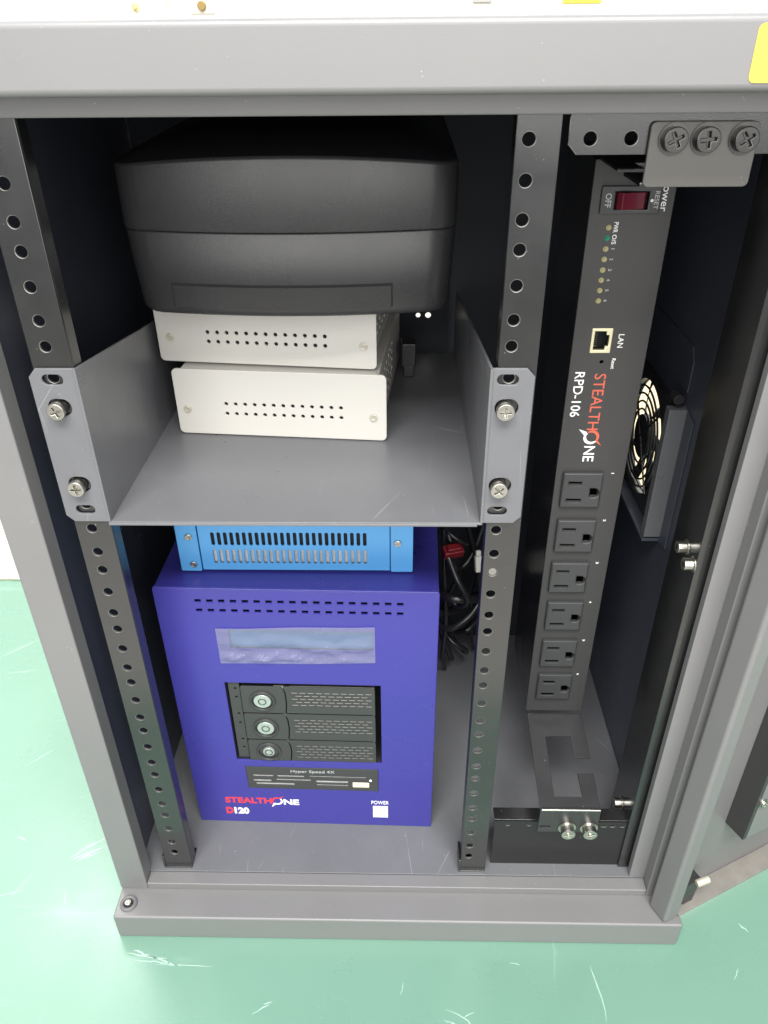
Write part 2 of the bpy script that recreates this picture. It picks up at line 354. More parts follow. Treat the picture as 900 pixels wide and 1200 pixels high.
for a, b, w in (((-214, 28), (-186, 50), .9), ((-214, 24), (-196, 37), .7), ((-208, 25), (-188, 40), 1.1), ((-203, 27), (-190, 34), .6), ((-211, 33), (-197, 44), .5),
                ((-143, -48), (-112, -52), .8), ((-136, -53), (-108, -55), .6), ((-128, -50), (-100, -57), .5), ((-120, -56), (-76, -57), .35), ((-138, -46), (-126, -50), .9),
                ((-43, -89), (-31, -81), .5), ((-36, -82), (-30, -80), .4), ((318, -19), (323, -25), .7), ((300, -60), (306, -52), .4), ((90, -90), (106, -95), .5), ((104, -88), (112, -84), .4), ((140, -51), (148, -52), .4),
                ((-266, 47), (-256, 43), .8), ((-378, 265), (-345, 295), .6), ((-360, 240), (-330, 246), .5), ((-290, 120), (-270, 140), .5), ((-207, 0), (-203, -14), .35), ((-270, -10), (-240, 0), .4), ((60, -75), (63, -66), .35)):
    scuff(wobble(a, b, 7, .5), w)
scuff([(198.6, -52), (199.6, -58), (201, -66), (202.4, -74), (203, -82), (202.3, -90)], .45)
scuff([(92, -83), (100, -86), (107, -90), (111, -96), (112, -101)], .45)

# ------------------------------------------------------------------ the cabinet
cab = thing('rack_cabinet', 'open dark grey steel rack cabinet standing on the green floor with its door swung back', 'rack cabinet', (57, 130, -541))
box('top_cap', M['grey'], cab, -153, 266, -36, 300, 18.6, 43, bevel=3.0, seg=4)
box('base_plinth', M['grey'], cab, -152.6, 266, -36, 300, -541, -515, bevel=1.6, seg=3)
box('front_frame', M['grey'], cab, -153, -132.2, -13.6, 0, -514.9, 18.5, bevel=1.0)
box('front_frame', M['grey'], cab, -132.1, 244.4, -13.5, -1.5, 10.2, 18.5, bevel=0.8)
box('front_frame', M['grey'], cab, -132.1, 244.4, -13.5, -3.2, -514.9, -508.2, bevel=0.7)
box('front_frame', M['grey'], cab, 244.5, 266, -13.4, -3.1, -514.9, 18.5, bevel=0.6)
box('door_stop', M['grey'], cab, 233.6, 252, -3.0, 3.0, -508, 10.1, bevel=0.7)
box('floor_plate', M['floorpan'], cab, -140.9, 249.9, -3.0, 269.9, -512, -508, bevel=0.4)
box('side_wall', M['dark'], cab, -153, -141, 0.1, 299.8, -514.9, 18.5, bevel=0)
wallR = frame((250, 0, 0), (0, -1, 0), (0, 0, 1))            # inner face looks to -X, u = -Y
plate('side_wall', rect(-299.8, -3.1, -514.9, 18.5), [circ(-184, -229, 43.6, 48)], 1.6, wallR, M['dark'], cab)
bw = front(270)
plate('back_wall', rect(-140.9, 249.9, -511.9, 18.4), [circ(73, -162.2, 2.0), circ(81.2, -162.2, 2.4)], 1.5, bw, M['rear'], cab)
box('roof_panel', M['dark'], cab, -140.9, 249.9, -1.4, 269.9, 10.4, 18.5, bevel=0)
# grommet in the plinth
mb = MB(); mb.torus((-143.5, -25.6, -514.6), (0, 0, 1), 5.0, 1.5, 28, 8)
gr = mb.build('grommet', mat('grey_rubber', (0.12, 0.12, 0.125), 0.55), cab)
MB().cyl((-143.5, -25.6, -514.95), (0, 0, 1), 4.0, .25).build('hole', M['void'], gr)
screw('screw', gr, (-144, -25.2, -514.7), (0, 0, 1), (0, 1, 0), R=2.4, h=1.0, washer=False, rot=.5)
# mounting rails with the repeating hole pattern of equipment racks
zh = [0.0]
for i in range(33): zh.append(zh[-1]-(15.875, 15.875, 12.7)[i % 3])
zh = [z for z in zh if z > -500]
def rail(xa, xb, xh, plug=None):
    r = plate('mounting_rail', rect(xa, xb, -507, 9.8, 0.6, 2), [circ(xh, z, 2.75) for z in zh], 1.6, front(0), M['black'], cab, edge=0.35, rim=M['rim'])
    f = MB(); f.box(xa, xa+1.5, 1.7, 11, -507, 9.8); f.box(xb-1.5, xb, 1.7, 11, -507, 9.8); f.build('rail_flange', M['black'], r, bevel=0.4)
    f = MB(); f.box(xa-1.6, xa+0.2, -0.5, 16, -508, -494); f.box(xa-1.6, xb, -0.6, 16, -508.2, -506.9); f.build('rail_foot', M['black'], r, bevel=0.3)
    if plug is not None: MB().cyl((xh, 1.2, zh[plug]), (0, -1, 0), 2.4, 1.2).build('hole_plug', M['nickel2'], r, bevel=0.3)
    return r
rail(-120.4, -100.3, -111.44)
rail(105.9, 124.6, 111.44, 15)
# cross members of the side bay
cb = plate('crossbar', [(127.5, -2), (131.5, -6.2), (249.8, -6.2), (249.8, 10.2), (127.5, 10.2)], [circ(x, 0, 2.7) for x in (136.6, 153.3)], 1.6, front(0.2), M['black'], cab, edge=0.35, rim=M['rim'])
cb2 = plate('crossbar', rect(129.5, 241, -508, -456.5), [circ(x, -460.3, 1.5, 12) for x in (139.4, 155)] + [rect(208, 212, -462, -459.6, 1), rect(214.4, 218.4, -462, -459.6, 1), rect(222, 225, -462, -459.6, 1)], 1.4, front(7), M['deep'], cab, edge=0.25, rim=M['rim'])
box('crossbar_lip', M['black'], cb2, 129.5, 229, 8.5, 19, -457.8, -456.5, bevel=0.3)
post = box('inner_post', M['black'], cab, 227, 249.8, 5, 44, -507.9, 10.2, bevel=0.5)
for y, z in ((22, -219.5), (8.5, -222.2), (25, -457.2)):
    b = MB(); b.cyl((227, y, z), (-1, 0, 0), 4.8, .8, 22); b.cyl((226.2, y, z), (-1, 0, 0), 3.6, 5.2, 22)
    b = b.build('bolt', M['steel'], post, bevel=0.4)
    MB().cyl((221.05, y, z), (-1, 0, 0), 1.9, .1, 6).build('hex_socket', M['void'], b)
# flap of the left side wall
lw = frame((-140.8, 0, 0), (0, 1, 0), (0, 0, 1))
plate('wall_flap', [(95, -262), (122, -262), (122, -287), (133, -287), (133, -312), (95, -312)], [], 1.2, Matrix.Translation((1.4, 0, 0)) @ lw, M['dark'], cab, edge=0.2)
# door, swung back past the front
TH = math.radians(26)
door = bpy.data.objects.new('door', None)
dm = MB(); dm.box(13.5, 400, 15.2, 17, -515, 18)
door = dm.build('door', M['grey'], cab, bevel=0.4); OFFD = OFF.copy()
door.location = (Vector((252, -35.5, 0))-OFF)*K; door.rotation_euler.z = TH
OFF = Vector((0, 0, 0))
for v in door.data.vertices: v.co += OFFD*K
box('door_edge', M['grey'], door, 0, 13.4, 0, 17, -514.6, 18, bevel=2.6, seg=4)
box('door_bottom_lip', M['worn'], door, 13.5, 400, 0, 15.1, -514.8, -512.6, bevel=0.4)
rs = box('door_stiffener', M['pdu'], door, 53.8, 57.4, -1.0, 15.1, -447, 12, bevel=0.4)
box('door_stiffener', M['grey'], door, 57.5, 104, -1.0, 0.6, -447, 12, bevel=0.3)
screw('screw', door, (60.5, -1.0, -409.8), (0, -1, 0), (0, 0, 1), R=3.0, h=2.0)
hb = MB(); hb.prism([(13.6, -497), (19, -489), (33, -487), (31, -513), (22, -514)], -9, 0, frame((0, 5, 0), (1, 0, 0), (0, 0, 1))); hb.build('hinge_block', M['plastic'], door, bevel=0.5)
MB().cyl((26, 3, -486), (1, -0.15, 0.12), 2.7, 10, 14).build('hinge_pin', M['pale'], door, bevel=0.4)

# ------------------------------------------------------------------ shelf
sh = thing('rack_shelf', 'grey bent steel shelf tray screwed between the two perforated rails, carrying two white boxes', 'shelf', (0, 120, -188.5))
box('shelf_plate', M['shelf'], sh, -99.8, 103.4, -3.2, 250, -188.6, -187, bevel=0.5)
box('shelf_front_edge', M['shelf'], sh, -99.5, 100.5, -4.4, -3.3, -188.8, -187.2, bevel=0.35)
sl = frame((-98.4, 0, 0), (0, 1, 0), (0, 0, 1)); sr = frame((102, 0, 0), (0, -1, 0), (0, 0, 1))
plate('shelf_side', [(-3.2, -187), (250, -187), (250, -137), (-3.2, -99)], [], 1.5, sl, M['shelf'], sh, edge=0.3)
plate('shelf_side', [(3.2, -187), (3.2, -99), (-250, -137), (-250, -187)], [], 1.5, sr, M['shelf'], sh, edge=0.3)
for sg in (-1, 1):
    xi, xo = (-98.6, -122.6) if sg < 0 else (102.4, 123.8)
    c = -111.2 if sg < 0 else 110.8
    poly = [(xi, -187.6), (xo-(-4 if sg > 0 else 4)*-1*0, -187.6)]
    poly = [(xi, -187.6), (xo-sg*4, -187.6), (xo, -183.6), (xo, -103.5), (xo-sg*4, -99.2), (xi, -99.2)]
    if sg < 0: poly = poly[::-1]
    ear = plate('ear', poly, [rect(c-5.2, c+5.2, z-2.7, z+2.7, 2.6, 5) for z in (-105, -180)] + [rect(c-5.4, c+6.2, z-4.6, z+4.6, 4.5, 5) for z in (-119.8, -164.2)], 1.6, front(-2.2), M['shelf'], sh, edge=0.35)
    for k, z in enumerate((-120.2, -164.8)):
        screw('screw', sh, (c-0.4, -1.0, z), (0, -1, 0), (0, 0, 1), R=4.4, h=6.0, washer=False, rot=(0.4, 0.1, 0.0, 0.7)[k+(2 if sg > 0 else 0)])

# ------------------------------------------------------------------ two white boxes on the shelf
def white_box(loc, rz, wd, ht, label, screws, rows):
    t = thing('white_box', label, 'metal box', loc, rz, 'white vented boxes stacked on the shelf'); local()
    holes = [circ(33.2+i*(74.4/12), z, 1.22, 12) for i in range(13) for z in rows]
    fp = plate('front_panel', rect(0, wd, 0.6, ht, 3.2, 4), holes, 1.8, front(0), M['white'], t, edge=0.4)
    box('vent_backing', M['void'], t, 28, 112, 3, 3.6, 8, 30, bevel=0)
    sx = frame((wd-5, 0, 0), (0, 1, 0), (0, 0, 1))
    b = MB(); b.box(5, wd-6.6, 2, 148, 2, 3.5); b.box(5, wd-6.6, 2, 148, ht-2.4, ht-0.9); b.box(5, 6.5, 2, 148, 3.6, ht-2.5); b.box(5, wd-6.6, 146.5, 148, 3.6, ht-2.5)
    b.build('case', M['white'], t, bevel=0.3)
    vh = [rect(8+12*i, 17+12*i, zz, zz+2.6, 1.2, 3) for i in range(7) for zz in (9, 15, 21, 27, 33)]
    plate('side_vent', rect(2, 148, 2, ht-0.9), vh, 1.5, frame((wd-5, 0, 0), (0, 1, 0), (0, 0, 1)), M['white'], t)
    for x, z in screws:
        screw('screw', t, (x, 0, z), (0, -1, 0), (0, 0, 1), R=2.4, h=1.1, m=M['pale'], washer=False, rot=.6)
    for x in (18, wd-20):
        for y in (14, 130): MB().cyl((x, y, 0), (0, 0, 1), 6, 1.9, 16).build('rubber_foot', M['plastic'], t)
    return t
white_box((-86, 103.5, -187), math.atan2(-11.5, 135.4), 136.6, 45.4, 'white vented metal box lying directly on the grey shelf tray', ((7.3, 18.2), (128.4, 17.0)), (22.4, 15.6))
white_box((-94.6, 115, -141.4), math.atan2(-15.5, 139), 139.6, 44.6, 'white vented metal box lying under the black plastic unit, upper of the pair', ((8.6, 16.6), (131.6, 15.4)), (20.6, 14.6))

# ------------------------------------------------------------------ black plastic unit with a bulging front
ups = thing('power_unit', 'bulging black plastic unit resting on the upper white box, with a seam across its front', 'power unit', (0, 165, -96.8))
def ups_plan(inset, flare=0.0, n=14):
    hw = 90.2-inset; y0 = 62+inset; R = 15; pts = []
    def arc(x): return y0+10.5*(x/86.0)**2
    xs = [(-1+2*i/n)*(hw-R) for i in range(n+1)]
    pts += [(x, arc(x)) for x in xs]
    yc = arc(hw-R)
    pts += [(hw-R+R*math.sin(math.radians(a)), yc+R*(1-math.cos(math.radians(a)))) for a in (18, 36, 54, 72, 90)]
    pts += [(hw+flare, 262-inset), (-hw-flare, 262-inset)]
    pts += [(-(hw-R)-R*math.sin(math.radians(a)), yc+R*(1-math.cos(math.radians(a)))) for a in (90, 72, 54, 36, 18)]
    return pts
def loft(name, levels, m, parent):
    vs = []; fs = []; n = None
    for inset, z in levels:
        p = ups_plan(inset); n = len(p); vs += [(x-1.2, y, z-(5.0*(x/86)**2*max(0, 1-max(0, y-72)/60) if z > -20 else 0)) for x, y in p]
    for k in range(len(levels)-1):
        for i in range(n): fs.append((k*n+i, k*n+(i+1) % n, (k+1)*n+(i+1) % n, (k+1)*n+i))
    fs.append(tuple(range(n-1, -1, -1))); fs.append(tuple(range((len(levels)-1)*n, len(levels)*n)))
    return MB().add(vs, fs).build(name, m, parent, angle=40)
loft('lower_shell', [(7.0, -96.8), (5.0, -96.2), (3.2, -94.2), (2.6, -91.5), (0.5, -52.0), (1.0, -51.3)], M['plastic'], ups)
loft('upper_shell', [(0.6, -50.9), (0.1, -50.4), (0.0, -48.8), (0.1, -16.0), (0.5, -14.6), (1.2, -14.0)], M['plastic'], ups)
lid = loft('top_cover', [(1.6, -13.9), (9, -10.6), (22, -6.5), (38, -4.6)], mat('shaded_black_plastic', (0.008, 0.008, 0.009), 0.3), ups)  # near-black colour paints in the dark interior that the cover reflects
# flap let into the lower shell (follows its curve)
fl = []; seam = []
def shell_y(x, z): return 62+0.5+(2.1)*(-52-z)/39.5+10.5*((x+1.2)/86.0)**2
def strip(xs, z0, z1, off):
    vs = []; 
    for x in xs: vs += [(x, shell_y(x, z0)-off, z0), (x, shell_y(x, z1)-off, z1)]
    for x in xs: vs += [(x, shell_y(x, z0)+1, z0), (x, shell_y(x, z1)+1, z1)]
    n = len(xs); fs = []
    for i in range(n-1):
        a = 2*i; fs.append((a, a+2, a+3, a+1)); fs.append((a+1, a+3, 2*n+a+3, 2*n+a+1)); fs.append((a, 2*n+a, 2*n+a+2, a+2))
    fs.append((0, 1, 2*n+1, 2*n)); fs.append((2*n-2, 4*n-2, 4*n-1, 2*n-1)); return vs, fs
xs = [-66+i*(119.5/14) for i in range(15)]
MB().add(*strip([-67.0]+xs+[54.5], -91.4, -78.4, 0.55)).build('flap_seam', M['void'], ups)
MB().add(*strip(xs, -91.4, -79.4, 0.95)).build('battery_flap', M['plastic'], ups, angle=40)

# ------------------------------------------------------------------ violet drive enclosure
enc = thing('drive_enclosure', 'violet blue steel drive tower with three locked trays, standing on the cabinet floor', 'drive enclosure', (-102.6, 41.7, -508), math.atan2(-3.6, 187.3)); local()
EW, EH = 187.3, 239.6
def Z(a): return a+508                        # heights measured from the camera fit, made relative to the base
slots = [rect(u-2.0, u+2.0, z-1.25, z+1.25) for z in (Z(-278.0), Z(-286.0)) for u in [28.8+i*(133/17.) for i in range(18)]]
bay = rect(37.7, 148.3, Z(-433.2), Z(-351.6))
plate('front_panel', rect(0, EW, 0, EH, 0.8, 2), slots+[bay, rect(46, 143.6, Z(-319.4), Z(-302.4)), rect(43.2, 145.4, Z(-465.4), Z(-440.2)), rect(140.4, 153.0, Z(-497), Z(-483.8))], 1.6, front(0), M['violet'], enc, edge=0.4)
b = MB(); b.box(0.4, EW-.4, 2.0, 215, EH-2.2, EH-.4); b.box(.4, 1.8, 2, 215, .4, EH-2.3); b.box(EW-1.8, EW-.4, 2, 215, .4, EH-2.3); b.box(1.9, EW-1.9, 2, 215, .4, 1.8); b.box(1.9, EW-1.9, 213, 214.6, 1.9, EH-2.3)
b.build('case', M['violet'], enc, bevel=0.5)
box('front_fold', M['violet'], enc, 0.6, EW-.6, -0.4, 1.9, EH+.02, EH+1.3, bevel=0.5)
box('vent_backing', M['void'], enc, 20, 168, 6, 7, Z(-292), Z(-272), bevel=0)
box('display', M['lcd'], enc, 45, 144.6, 2.6, 4, Z(-320), Z(-301.8), bevel=0)
# crumpled protective film over the display
vs = []; nx, nz = 90, 26
for j in range(nz+1):
    for i in range(nx+1):
        a, c = i/nx, j/nz
        u = 37.8+107.2*a+(-.4 if c > .5 else .4)*0; zt = -300.8+4.0*a-.35*math.sin(a*9); zb = -332.8+3.4*a+0.35*math.sin(a*7+1)
        z = zb+(zt-zb)*c
        q = (1.05-c)**1.4; d = 1.2+q*(1.5*math.sin(c*14+4.5*noise.noise(Vector((a*3, 0, 5.5)))+a*2)+1.9*noise.noise(Vector((a*9+c*2, c*3, 7.7)))+2.6*(.3-abs(noise.noise(Vector((a*14-c*4, c*4, 2.2))))))+.4*noise.noise(Vector((a*5, c*2, 3.1)))
        ed = min(1, 7*min(c, 1-c)+.12, 12*min(a, 1-a)+.2)
        vs.append((u, -max(.5, .9+(d-.9)*ed), Z(z)))
fs = [(j*(nx+1)+i, j*(nx+1)+i+1, (j+1)*(nx+1)+i+1, (j+1)*(nx+1)+i) for j in range(nz) for i in range(nx)]
fm = MB().add(vs, fs).build('protective_film', M['film'], enc, angle=22)
fm['label'] = 'crumpled clear protective film stuck over the display'
# drive bay
cage = MB(); cage.box(37.2, 149, 26, 27, Z(-434), Z(-351)); cage.box(36.6, 37.6, 1.7, 27, Z(-434), Z(-351)); cage.box(148.4, 149.4, 1.7, 27, Z(-434), Z(-351)); cage.box(37.7, 148.3, 1.7, 26, Z(-351.5), Z(-350.4)); cage.box(37.7, 148.3, 1.7, 26, Z(-434.6), Z(-433.3))
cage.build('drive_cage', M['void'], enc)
plate('indicator_strip', rect(39.2, 47.2, Z(-432), Z(-353)), [rect(43.2, 45.0, Z(z)-1, Z(z)+1) for z in (-359.5, -368, -385, -394.5, -412, -421)], 1.2, front(2.2), M['tray'], enc, edge=0.2)
box('indicator_backing', M['void'], enc, 39.4, 47, 4.4, 5, Z(-431.5), Z(-353.5), bevel=0)
def drive_tray(k, zt, zb, last):
    zt, zb = Z(zt), Z(zb); zc = (zt+zb)/2-1.0; hgt = zt-zb
    lx = 79.2
    rows = [zt-6.6-i*3.05 for i in range(5)]
    def cells(u0, u1): return [rect(u, u+4.5, z-.74, z+.74) for r, z in enumerate(rows) for u in [u0+(2.95 if r % 2 else 0)+5.9*i for i in range(30)] if u+4.6 <= u1]
    body = plate('drive_tray', [(lx+.5, zb+.4), (144, zb+.4), (144, zt-1.6), (142.6, zt-.2), (lx-.6, zt-.2), (lx+1.2, zt-6), (lx+1.6, zc), (lx+1.2, zb+6)], cells(84.2, 142.4), 0.9, front(0.2), M['tray'], enc, edge=0.12)
    lv = plate('lever', [(48.2, zb+.4), (lx-.3, zb+.4), (lx+.4, zb+6), (lx+.8, zc), (lx+.4, zt-6), (lx-1.4, zt-.2), (49.2, zt-.2), (48.2, zt-1.2)], [c for c in cells(54, lx-1.0) if c[0][0] > 72.2] + [circ(63.2, zc+.2, 9.2, 24)], 0.9, front(0.0), M['tray'], body, edge=0.12)
    box('lit_lip_backing', M['meshlight'], body, 83, 143.2, 1.25, 4.2, zb+2, zt-3, bevel=0)  # pale sheet close behind the mesh stands in for lit slot lips
    box('lit_lip_backing', M['meshlight'], body, 71.6, 78.6, 1.25, 4.2, zb+2, zt-3, bevel=0)
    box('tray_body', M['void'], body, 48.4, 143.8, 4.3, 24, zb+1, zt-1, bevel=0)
    lk = MB(); lk.torus((63.2, -.5, zc+.2), (0, -1, 0), 8.6, 1.0, 30, 8); lk.cyl((63.2, 1.85, zc+.2), (0, -1, 0), 8.4, 1.2, 28); lk = lk.build('lock', M['tray'], body)
    disc = MB(); disc.cyl((63.2, 1.2, zc+.2), (0, -1, 0), 6.3 if not last else 4.4, 2.3, 28); disc.build('lock_face', M['key'], lk, bevel=0.4) if False else disc.build('lock_face', M['key'], body, bevel=0.4)
    kr = MB(); kr.torus((63.2, -1.15, zc+.2), (0, -1, 0), 2.7, 0.4, 24, 6); kr.build('key_slot', M['tray'], body)
for k, (a, c) in enumerate(((-354.6, -381.6), (-382.4, -409.4), (-410.2, -433.0))): drive_tray(k, a, c, k == 2)
# card reader
cr = plate('card_reader', rect(43.3, 145.3, Z(-465.3), Z(-440.3), .5, 2), [rect(u0, u1, Z(c), Z(a)) for u0, u1, a, c in
     ((48, 64, -449.5, -451.8), (67, 88, -449.5, -451.8), (92, 136, -449.3, -451.2), (48, 62, -455, -457.6), (50, 80, -458.6, -461.2), (66, 93, -453.8, -456), (97, 122, -454.6, -457.4), (97, 122, -459, -461), (125, 138.6, -455.4, -462.4))], 1.1, front(-.3), M['tray'], enc, edge=0.3)
box('slot_backing', M['inner'], enc, 46, 139, 1.1, 4, Z(-464), Z(-447.5), bevel=0)
box('usb_port', M['cream'], enc, 125.6, 138.0, -.1, 1.0, Z(-461.6), Z(-456.2), bevel=0.3)
MB().cyl((139.4, -.2, Z(-452.6)), (0, -1, 0), 1.1, .5, 12).build('indicator_lamp', M['button'], enc)
text('lettering', 'Hyper Speed 4X', M['ink_g'], cr, front(-.3), 78, 112, Z(-446.6), Z(-442.6), bold=.02, h=.1)
text('lettering', 'All-in-1 Card Reader', M['ink_g'], cr, front(-.3), 114, 133, Z(-446.0), Z(-444.0), h=.1) if False else None
box('power_button', M['button'], enc, 140.6, 152.8, -1.0, 2.5, Z(-496.8), Z(-484), bevel=0.5)
f0 = front(0)
text('lettering', 'POWER', M['ink_w'], enc, f0, 139.6, 153.4, Z(-481.4), Z(-477.2), bold=.12)
text('lettering', 'STEALTH', M['ink_r'], enc, f0, 22.8, 60.2, Z(-484.4), Z(-477.4), bold=.38, shear=.0)
text('lettering', 'NE', M['ink_w'], enc, f0, 69.6, 82.0, Z(-485.0), Z(-478.4), bold=.38)
text('lettering', 'D', M['ink_r'], enc, f0, 22.2, 28.2, Z(-498.0), Z(-490.0), bold=.55)
text('lettering', '120', M['ink_w'], enc, f0, 28.8, 40.8, Z(-498.0), Z(-490.0), bold=.55)
def emblem(parent, mtx, cu, cv, r, mr, mw):
    """ring of the word mark: red upper left half with a tail up right, white lower right half with a tail down left"""
    def half(a0, a1, tail, m, nm):
        n = 16; outer = []; inner = []
        for i in range(n+1):
            t = math.radians(a0+(a1-a0)*i/n); w = r*.20*(.55+.6*math.sin(math.pi*i/n))
            outer.append((cu+(r+w)*math.cos(t), cv+(r+w)*math.sin(t))); inner.append((cu+(r-w)*math.cos(t), cv+(r-w)*math.sin(t)))
        plate(nm, outer+inner[::-1], [], .12, mtx @ Matrix.Translation((0, 0, .12)), m, parent)
        plate(nm, [(cu+a*r, cv+b*r) for a, b in tail], [], .12, mtx @ Matrix.Translation((0, 0, .11)), m, parent)
    half(50, 215, [(.50, .98), (.72, .70), (1.02, 1.05), (1.5, 1.75), (.95, 1.35)], mr, 'emblem')
    half(-135, 48, [(-.55, -.60), (-.95, -.9), (-1.35, -2.05), (-.55, -1.35), (-.25, -1.05)], mw, 'emblem')
emblem(enc, f0, 64.6, Z(-480.8), 3.7, M['ink_r'], M['ink_w'])

# ------------------------------------------------------------------ light blue box on the enclosure
bl = thing('blue_box', 'light blue vented metal box lying on the violet tower under the shelf', 'metal box', (-9.5, 61, -268.4))
vents = []
for i in range(25):
    x = -63.4+i*4.14
    vents += [rect(x-1.15, x+1.15, -247.4, -237.2, 1.1, 3), rect(x-1.15, x+1.15, -262.0, -250.8, 1.1, 3)]
plate('front_panel', rect(-72.6, 52.2, -267.2, -223), vents, 1.3, front(61), M['sky'], bl, edge=0.25)
plate('side_bracket', rect(-87, -73.2, -267.6, -222.6, 1.2, 3), [], 2.2, front(60), M['sky'], bl, edge=0.35)
plate('side_bracket', rect(52.8, 67.4, -267.6, -222.6, 1.2, 3), [], 2.2, front(60), M['sky'], bl, edge=0.35)
box('top_fold', M['sky'], bl, -72.5, 52.1, 60.2, 60.9, -228.6, -222.8, bevel=0.25)
box('case', M['sky'], bl, -85, 65.5, 66, 190, -267.4, -222.6, bevel=0.6)
b = MB(); b.box(-70, 50, 63.4, 65.8, -249.4, -234); b.build('slot_backing', M['void'], bl)
b = MB(); b.box(-70, 50, 63.8, 65.8, -265, -249.6); b.build('inner_board', M['inner'], bl)
for x, z in ((-78.6, -240), (-78.2, -262), (57.4, -244.4)): screw('screw', bl, (x, 60, z), (0, -1, 0), (0, 0, 1), R=2.4, h=1.0, m=M['steel'], washer=False, rot=.3)

# ------------------------------------------------------------------ vertical power strip
pdu = thing('power_strip', 'tall black power strip with six outlets and a red rocker switch in the side bay', 'power strip', (180, 120, -416))
PY = 78
OZ = (-213.4, -249.0, -283.7, -318.1, -354.0, -388.0); OX = (175.0, 175.3, 175.2, 176.0, 176.2, 176.7)
holes = [rect(x-10.5, x+11.0, z-10.5, z+10.5) for x, z in zip(OX, OZ)]
holes += [rect(168.4, 179.8, -121.2, -107.4), rect(164.4, 192, -43.6, -32.4), circ(176.3, -127.4, 1.1, 12)]
plate('front_panel', rect(158, 201.4, -416, -18.6, .8, 3), holes, 1.5, front(PY), M['pdu'], pdu, edge=0.35)
b = MB(); b.box(158.2, 159.4, PY+1.6, 152, -415.8, -18.8); b.box(200, 201.2, PY+1.6, 152, -415.8, -18.8); b.box(159.5, 199.9, 150, 152, -415.8, -18.8); b.box(159.5, 199.9, PY+1.6, 149.9, -415.8, -414.4); b.box(159.5, 199.9, PY+1.6, 149.9, -20, -18.8)
b.build('body', M['black'], pdu)
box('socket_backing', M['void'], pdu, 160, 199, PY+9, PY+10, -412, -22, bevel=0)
for n, (x, z) in enumerate(zip(OX, OZ)):
    o = plate('outlet', rect(x-12.6, x+12.9, z-12.9, z+12.9, .5, 2), [rect(x-8.4, x-.3, z+4.1, z+6.4), rect(x-8.8, x+.4, z-8.6, z-6.3),
         [(x+8.0+3.5*math.cos(math.radians(a)), z-1.6+3.3*math.sin(math.radians(a))) for a in range(-105, 106, 15)] + [(x+5.6, z+1.6), (x+5.6, z-4.8)]],
         3.4, Matrix.Translation((0, 0, 0)) @ front(PY-3.0), M['outlet'], pdu, edge=0.9)
    ct = MB(); ct.box(x-8.3, x-.4, PY-2.2, PY+6, z+4.15, z+5.1); ct.box(x-8.7, x+.3, PY-2.2, PY+6, z-8.55, z-7.6); ct.box(x+6.2, x+10.6, PY-1.6, PY+6, z-4.6, z-3.6); ct.build('contact', M['nickel'], o)  # contacts set near the face, standing in for the lit lower slot lips
    text('lettering', str(n+1), M['ink_w'], pdu, down(PY), -z-(11.7 if n == 0 else 12.1), -z-(11.2 if n == 0 else 10.6), 193.0, 194.8, bold=.12)
# switch
sb = plate('switch_bezel', rect(162.8, 193.8, -45.0, -31.0, .8, 3), [rect(170.0, 187.6, -42.7, -33.8)], 2.0, front(PY-1.8), M['outlet'], pdu, edge=0.5)
rk = MB(); rk.prism([(171.2, 0.2), (173.5, 2.6), (180, 1.2), (185.4, .6), (186.4, -.8), (186.4, -3), (171.2, -3)], -4.2, 4.2, frame((0, PY-1.6, -38.25), (1, 0, 0), (0, -1, 0)))
rk.build('rocker', M['red'], sb, bevel=0.4)
box('switch_well', M['void'], sb, 170.1, 187.5, PY+1.8, PY+2.4, -42.6, -33.9, bevel=0)
text('lettering', 'OFF', M['ink_g'], sb, down(PY-1.8), 34.6, 41.6, 165.0, 168.2, bold=.06)
text('lettering', 'RESET', M['ink_g'], sb, down(PY-1.8), 33.6, 42.4, 190.4, 192.8, bold=.06)
MB().cyl((189.2, PY-1.8, -38.2), (0, -1, 0), .8, .2, 12).build('lettering', M['ink_w'], sb)
text('lettering', 'Power', M['ink_w'], pdu, down(PY), 28.6, 44.0, 194.6, 198.6, bold=.05)
for i, z in enumerate((-51.9, -57.4, -63.0, -68.5, -74.2, -79.7, -85.4, -91.2)):
    lp = MB(); lp.cyl((169.2, PY, z), (0, -1, 0), 1.45, .5, 14); lp.cyl((169.2, PY-.5, z), (0, -1, 0), 1.15, .9, 14, .6)
    lp.build('indicator_lamp', M['ledg'] if i == 1 else M['led'], pdu)
    if i > 1: text('lettering', str(i-1), M['ink_g'], pdu, down(PY), -z-(.22 if i == 2 else .6), -z+(.22 if i == 2 else .6), 172.2, 174.0, bold=.08)
text('lettering', 'PWR', M['ink_w'], pdu, down(PY), 49.2, 54.6, 171.8, 174.2, bold=.12)
text('lettering', 'O/S', M['ink_w'], pdu, down(PY), 55.6, 60.6, 171.8, 174.2, bold=.12)
ln = plate('network_port', rect(168.2, 180.0, -121.6, -107.0, .4, 2), [[(169.9, -119.8), (176.6, -119.8), (176.6, -117.6), (178.4, -117.6), (178.4, -110.8), (176.6, -110.8), (176.6, -108.6), (169.9, -108.6)]], 2.4, front(PY-.9), M['gold'], pdu, edge=0.3)
pn = MB()
for i in range(8): pn.box(170.2, 172.6, PY+3, PY+3.6, -118.8+i*1.25, -118.1+i*1.25)
pn.build('contact', M['nickel'], ln)
text('lettering', 'LAN', M['ink_w'], pdu, down(PY), 110.6, 118.6, 183.8, 187.0, bold=.04)
text('lettering', 'Reset', M['ink_w'], pdu, down(PY), 125.2, 131.6, 182.0, 184.2, bold=.08)
text('lettering', 'STEALTH', M['ink_o'], pdu, down(PY), 134.6, 171.4, 173.4, 180.2, bold=.02)
text('lettering', 'RPD-106', M['ink_w'], pdu, down(PY), 133.6, 162.6, 161.8, 167.6, bold=.06)
